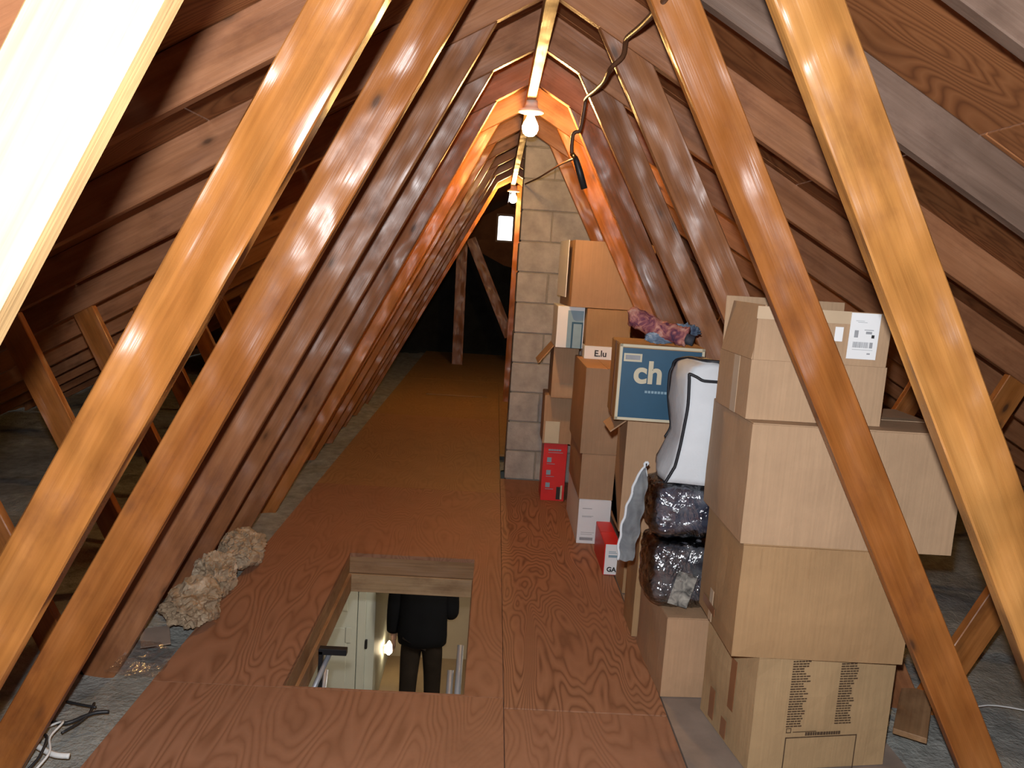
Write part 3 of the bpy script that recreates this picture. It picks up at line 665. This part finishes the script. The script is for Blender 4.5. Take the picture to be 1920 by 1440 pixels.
# small red and white box, white card, squat box
U_ = carton('small red box with white printed end on the floor by the walkway edge', (.475, 3.64, 0), (.075, .34, .155), 0, 'red', seed=81, group=GRP, tape=False, bulge=.001)
link('white_end', quads_me([(.004, .003, .072, .152)], -.002), 'white', U_); link('blue_print', quads_me([(.02, .088, .062, .10), (.02, .115, .055, .118), (.02, .108, .06, .111)], -.0035), 'ltblue', U_)
front_text('printed_letters', 'GA', .032, .016, .018, 'black', U_, y=-.004, bold=.001)
V0 = carton('brown box between the small red box and the bagged bedding', (.535, 3.43, 0), (.27, .19, .40), 0, 'card_dk', seed=82, group=GRP, tape=False)
bm = bmesh.new(); a_ = [bm.verts.new(p) for p in ((-.001, .02, .02), (-.001, .19, .03), (-.001, .185, .19))]; bm.faces.new(a_); bmesh.ops.solidify(bm, geom=bm.faces[:], thickness=.002)
link('leaflet', bm_mesh(bm), 'white', J, loc=(-.002, 0, 0))

# ------------------------------------------------------------------ litter on the left
def crumple(label, c, r, seed):
    bm = bmesh.new(); bmesh.ops.create_icosphere(bm, subdivisions=5, radius=1); s1 = Vector((seed, seed*.7, 1))
    for v in bm.verts:
        d = v.co.copy(); q = d + .3*Vector((noise.noise(d*1.7+s1), noise.noise(d*1.7+s1*2), noise.noise(d*1.7+s1*3)))
        d1 = noise.voronoi(q*2.1+s1)[0]; d2 = noise.voronoi(q*4.6+s1)[0]
        f = 1.08 + .28*noise.noise(q*1.4+s1) - .42*(d1[1]-d1[0]) - .20*(d2[1]-d2[0])
        v.co = Vector((d.x*r[0], d.y*r[1], d.z*r[2]))*f
    me = bm_mesh(bm); zm = min(v.co.z for v in me.vertices); me.transform(Matrix.Translation((0, 0, -zm)))
    o = link('crumpled_paper', me, 'paper', loc=c); tag(o, label, 'paper', 'crumpled packing paper'); return o
crumple('larger crumpled wad of brown packing paper by the left webs', (-1.20, 2.93, -.02), (.10, .13, .085), 3)
crumple('middle crumpled wad of packing paper between two other wads', (-1.21, 3.20, -.02), (.085, .11, .095), 14)
crumple('smaller crumpled paper wad farthest along the left floor edge', (-1.20, 3.52, -.01), (.10, .13, .085), 29)
bm = bmesh.new(); bmesh.ops.create_grid(bm, x_segments=18, y_segments=18, size=.5)
for v in bm.verts:
    x, y = v.co.x, v.co.y; v.co = Vector((x*.17, y*.22, .022+.022*noise.noise((x*3, y*3, 2))+.006*abs(noise.noise((x*7, y*7, 5)))))
o = link('plastic_scrap', bm_mesh(bm), 'film2', loc=(-1.235, 2.58, .0), smooth=True); tag(o, 'scrap of clear crinkled plastic at the left floor edge', 'plastic')
o = link('paper_scrap', box_me((0, 0, 0), (.10, .13, .004), .001), 'ply_grey', mx=Matrix.Translation((-1.30, 2.70, .0)) @ Matrix.Rotation(R(24), 4, 'Z') @ Matrix.Rotation(R(5), 4, 'X')); tag(o, 'grey scrap of board beside the clear plastic', 'scrap')
def twig(label, pts, r, mat, name='twig', cat='twig'):
    o = tube(name, pts, r, mat, n=5, seg=6); tag(o, label, cat, 'litter at the left edge'); return o
twig('dark twig on the insulation under the second left web', [(-1.36, 2.24, -.005), (-1.31, 2.23, .0), (-1.26, 2.28, .004), (-1.22, 2.30, .0)], .006, 'cable_b')
twig('short dark twig nearest the board end at lower left', [(-1.38, 2.36, -.01), (-1.32, 2.33, .0), (-1.27, 2.32, .0)], .004, 'cable_b')
twig('thin dark twig crossing the others at lower left', [(-1.29, 2.35, -.005), (-1.27, 2.26, .002), (-1.30, 2.18, .0)], .004, 'cable_b')
twig('white stick lying at the bottom left corner', [(-1.36, 2.13, .0), (-1.27, 2.075, .004), (-1.22, 2.07, .004)], .008, 'cable_w', 'stick', 'stick')
twig('thin white wire curling at the bottom left corner', [(-1.36, 2.20, .0), (-1.30, 2.19, .03), (-1.30, 2.12, .025), (-1.265, 2.05, .022), (-1.28, 1.98, .0)], .0035, 'cable_w', 'wire', 'wire')
twig('black wire crossing the white stick', [(-1.38, 2.16, .0), (-1.31, 2.12, .028), (-1.285, 2.04, .02), (-1.30, 1.99, .0)], .004, 'cable_b', 'wire', 'wire')
# litter on the right
o = stick('wood_offcut', (1.30, 2.36, .012), (1.46, 2.62, .03), .10, .02, 'frame', upv=(0, 0, 1)); tag(o, 'wood offcut on the insulation right of the front stack', 'offcut')
o = link('paper_scrap', box_me((0, 0, 0), (.05, .004, .07), .001), 'white', mx=Matrix.Translation((1.27, 2.62, -.01)) @ Matrix.Rotation(R(-20), 4, 'Y')); tag(o, 'white paper scrap beside the wood offcut', 'scrap')
twig('thin white wire on the insulation at the lower right', [(1.55, 2.55, -.02), (1.72, 2.62, -.01), (1.90, 2.60, -.02)], .003, 'cable_w', 'wire', 'wire')

# ------------------------------------------------------------------ hatch frame and hall below
hz = -.192
hf = thing('hatch_frame', 'wooden frame lining the open floor hatch', 'hatch', (0, 0, 0))
def fb(a, b, mat='frame'):
    L_ = [b[i]-a[i] for i in range(3)]; ax = 0 if L_[0] > L_[1] else 1
    me = box_me((0, 0, 0), (L_[ax], L_[1-ax], L_[2]), .002)
    mx = Matrix.Translation(a) if ax == 0 else Matrix.Translation((b[0], a[1], a[2])) @ Matrix.Rotation(R(90), 4, 'Z')
    return link('frame_board', me, mat, hf, mx=mx)
e = .04
fb((HX0-e, HY1, -.10), (HX1+e, HY1+e, -.0185)); fb((HX0-e, HY1-.012, hz), (HX1+e, HY1+e, -.101), 'frame_pale')
fb((HX0-e, HY0-e, hz), (HX1+e, HY0, -.0185))
fb((HX0-e, HY0+.001, -.10), (HX0, HY1-.001, -.0185)); fb((HX0-e, HY0+.001, hz), (HX0+.012, HY1-.013, -.101))
fb((HX1, HY0+.001, -.10), (HX1+e, HY1-.001, -.0185)); fb((HX1-.006, HY0+.001, hz), (HX1+e, HY1-.013, -.101))
HF, HB, HL, HR, HN = -2.60, 7.75, -2.0, .75, .8
def hallbox(name, a, b, mat, label=None): o = link(name, box_me(a, b), mat); tag(o, label, kind='structure'); return o
bm = bmesh.new()
xs = [HL, HX0-e, HX1+e, HR]; ys = [HN, HY0-e, HY1+e, HB]
for i in range(3):
    for j in range(3):
        if not (i == 1 and j == 1): bm_box(bm, (xs[i], ys[j], hz-.012), (xs[i+1], ys[j+1], hz))
o = link('ceiling_hall', bm_mesh(bm), 'hallwhite'); tag(o, kind='structure')
hallbox('floor_hall', (HL-.1, HN-.1, HF-.05), (HR+.1, HB+.1, HF), 'hallfloor')
hallbox('wall_hall_back', (HL-.1, HB, HF), (HR+.1, HB+.1, hz-.012), 'hallbeige'); hallbox('wall_hall_front', (HL-.1, HN-.1, HF), (HR+.1, HN, hz-.012), 'hallbeige')
hallbox('wall_hall_left', (HL-.1, HN, HF), (HL, HB, hz-.012), 'hallbeige'); hallbox('wall_hall_right', (HR, HN, HF), (HR+.1, HB, hz-.012), 'hallbeige')
hallbox('wall_hall_closet', (HL, 6.62, HF), (-.99, HB, hz-.012), 'hallwhite')
d = thing('door_1', None, None, (-1.14, 6.6, HF)); d['kind'] = 'structure'; d['label'] = 'white panelled door in the hall below'
leaf = link('door_leaf', box_me((-.72, -.03, .01), (0, .015, 2.03), .003), 'hallwhite', d)
for x0, x1, z0, z1 in ((-.64, -.40, .15, .85), (-.32, -.08, .15, .85), (-.64, -.40, 1.0, 1.85), (-.32, -.08, 1.0, 1.85)): link('door_panel', box_me((x0, -.04, z0), (x1, -.03, z1), .006), 'hallwhite', leaf)
link('door_frame', box_me((.005, -.02, 0), (.075, .02, 2.1), .004), 'hallwhite', d)
link('latch', box_me((.075, -.03, .66), (.095, -.0, .74), .003), 'blacksteel', d); link('switch_plate', box_me((-.09, -.05, .72), (-.04, -.041, .86), .003), 'hallwhite', d)
t = thing('hall_glow', 'small glowing spot low on the hall wall below the hatch', 'lamp', (-.99, HB-.03, -2.50))  # bright spot in the hall, built as a small glowing bulb shape
t.location = (-.985, 7.30, -2.30)
lathe('bulb', [(0, .09), (.014, .075), (.032, .03), (.04, 0), (.032, -.03), (.012, -.055), (0, -.06)], 'night', t, loc=(.05, 0, 0)); link('holder', box_me((-.004, -.02, -.04), (.02, .02, .04), .003), 'porcelain', t)
t = thing('added_hall_lamp', 'unseen round ceiling lamp added to light the hall below', 'lamp', (.2, 4.9, hz-.013)); lathe('lamp_shade', [(0, -.07), (.08, -.06), (.13, -.03), (.14, 0), (0, 0)], 'halllamp', t)  # out of view, added to brighten the hall
# folding ladder arms at the hatch
t = thing('attic_ladder', 'metal attic ladder rails seen through the open hatch', 'ladder', (-.45, 1.9, HF), group=None)
def lr_(x, top): tube('rail', [(x, 0, .0), (x-.0, .45*top[0], top[1]*.5), (x, top[0], top[1])], .014, 'steel', t, n=3)
lr_(.275, (1.35, 2.40)); lr_(.24, (1.28, 2.32)); lr_(-.245, (1.05, 2.42))
for i in range(1, 8): f = i/8; tube('rung', [(-.245, 1.2*f, 2.2*f), (.275, 1.2*f, 2.2*f)], .012, 'steel', t, n=0)
tube('hinge_arm', [(-.29, .85, 2.33), (-.22, 1.02, 2.51)], .010, 'steel', t, n=0)
link('bracket', box_me((-.262, 1.0, 2.25), (-.245, 1.03, 2.52), .002), 'blacksteel', t); link('bracket', box_me((-.262, 1.0, 2.505), (-.155, 1.03, 2.53), .002), 'blacksteel', t)

# ------------------------------------------------------------------ person in the hall, seen from behind
PX, PY = -.56, 6.42
person = thing('person', 'person in a black jacket and dark trousers standing in the hall below', 'person', (PX, PY, HF))
def skin(name, verts, edges, mat, parent, sub=2):
    me = bpy.data.meshes.new(name); me.from_pydata([v[:3] for v in verts], edges, [])
    o = bpy.data.objects.new(name, me); C.objects.link(o); o.parent = parent; me.materials.append(M[mat])
    md = o.modifiers.new('skin', 'SKIN'); md.use_smooth_shade = True
    for i, v in enumerate(verts):
        sv = me.skin_vertices[0].data[i]; r = v[3]; sv.radius = r if isinstance(r, tuple) else (r, r); sv.use_root = (i == 0)
    s = o.modifiers.new('sub', 'SUBSURF'); s.levels = sub; s.render_levels = sub; return o
# body: pelvis 0, spine, neck, head, arms, legs, hands with fingers
V = [(0, 0, .94, (.12, .085)), (0, 0, 1.15, (.12, .085)), (0, 0, 1.38, (.16, .10)), (0, .01, 1.50, .06), (0, .02, 1.58, .065), (0, .03, 1.68, (.085, .10)), (0, .03, 1.77, .055)]
E2 = [(0, 1), (1, 2), (2, 3), (3, 4), (4, 5), (5, 6)]
def chain(start, pts):
    i = start
    for p in pts: V.append(p); E2.append((i, len(V)-1)); i = len(V)-1
    return i
hl = chain(2, [(-.18, 0, 1.42, .06), (-.235, .0, 1.14, .045), (-.245, .05, .90, .032), (-.247, .06, .84, (.022, .035))])
for k in range(4): chain(hl, [(-.247+.002*k, .03+.02*k, .77, .009), (-.242, .035+.02*k, .72-.008*abs(k-1.5), .008)])
chain(hl, [(-.235, .02, .81, .010), (-.228, .02, .765, .009)])
hr = chain(2, [(.18, 0, 1.42, .06), (.25, .02, 1.16, .045), (.20, .20, 1.08, .032), (.18, .27, 1.07, (.022, .035))])
for k in range(4): chain(hr, [(.16, .33, 1.095-.018*k, .009), (.13, .35, 1.09-.018*k, .008)])
chain(hr, [(.15, .28, 1.11, .010), (.13, .31, 1.12, .009)])
for s, dy in ((-1, -.05), (1, .10)):
    chain(0, [(s*.09, 0, .84, .06), (s*.10, -.02 if s < 0 else .06, .48, .045), (s*.105, -.07 if s < 0 else .08, .09, .035), (s*.11, dy+.12, .04, .035)])
skin('body', V, E2, 'skin', person)
bm = bmesh.new(); rings = []
for z, rx, ry in ((.83, .185, .13), (.835, .205, .145), (.90, .21, .15), (1.02, .205, .148), (1.18, .21, .15), (1.32, .22, .15), (1.40, .20, .135), (1.46, .13, .10), (1.50, .075, .08)):
    rings.append([bm.verts.new(((rx+.006*noise.noise((a_*2, z*9, 0)))*math.cos(a_), (ry+.01*noise.noise((a_*2, z*9, 4)))*math.sin(a_), z+(.018*noise.noise((math.cos(a_)*2, math.sin(a_)*2, 3)) if z < .9 else 0))) for a_ in [2*math.pi*k/40 for k in range(40)]])
for A_, B_ in zip(rings, rings[1:]):
    for k in range(40): bm.faces.new((A_[k], A_[(k+1) % 40], B_[(k+1) % 40], B_[k]))
bm.faces.new(rings[0][::-1]); bm.faces.new(rings[-1])
tube_bm(bm, smooth_path([(-.15, 0, 1.40), (-.205, 0, 1.36), (-.24, 0, 1.14), (-.252, .045, .905)], 6), [.085-.030*i/18 for i in range(19)], 18)
tube_bm(bm, smooth_path([(.15, 0, 1.40), (.205, 0, 1.36), (.235, .02, 1.11), (.20, .17, 1.06)], 6), [.085-.030*i/18 for i in range(19)], 18)
link('jacket', bm_mesh(bm), 'jacket', person, smooth=True)
skin('trousers', [(0, 0, .98, (.14, .11)), (-.09, 0, .80, .10), (-.10, -.02, .48, .080), (-.105, -.07, .08, .07), (.09, 0, .80, .10), (.10, .06, .48, .080), (.105, .08, .08, .07)],
     [(0, 1), (1, 2), (2, 3), (0, 4), (4, 5), (5, 6)], 'trousers', person)
for s, dy in ((-1, -.07), (1, .08)): blob('shoe', (s*.105-.05, dy-.09, .0), (s*.105+.05, dy+.20, .09), 'jacket', person, 3, .004, 4, 2.6)
blob('hair', (-.095, -.085, 1.60), (.095, .13, 1.80), 'hair', person, 5, .01, 8, 2.1)
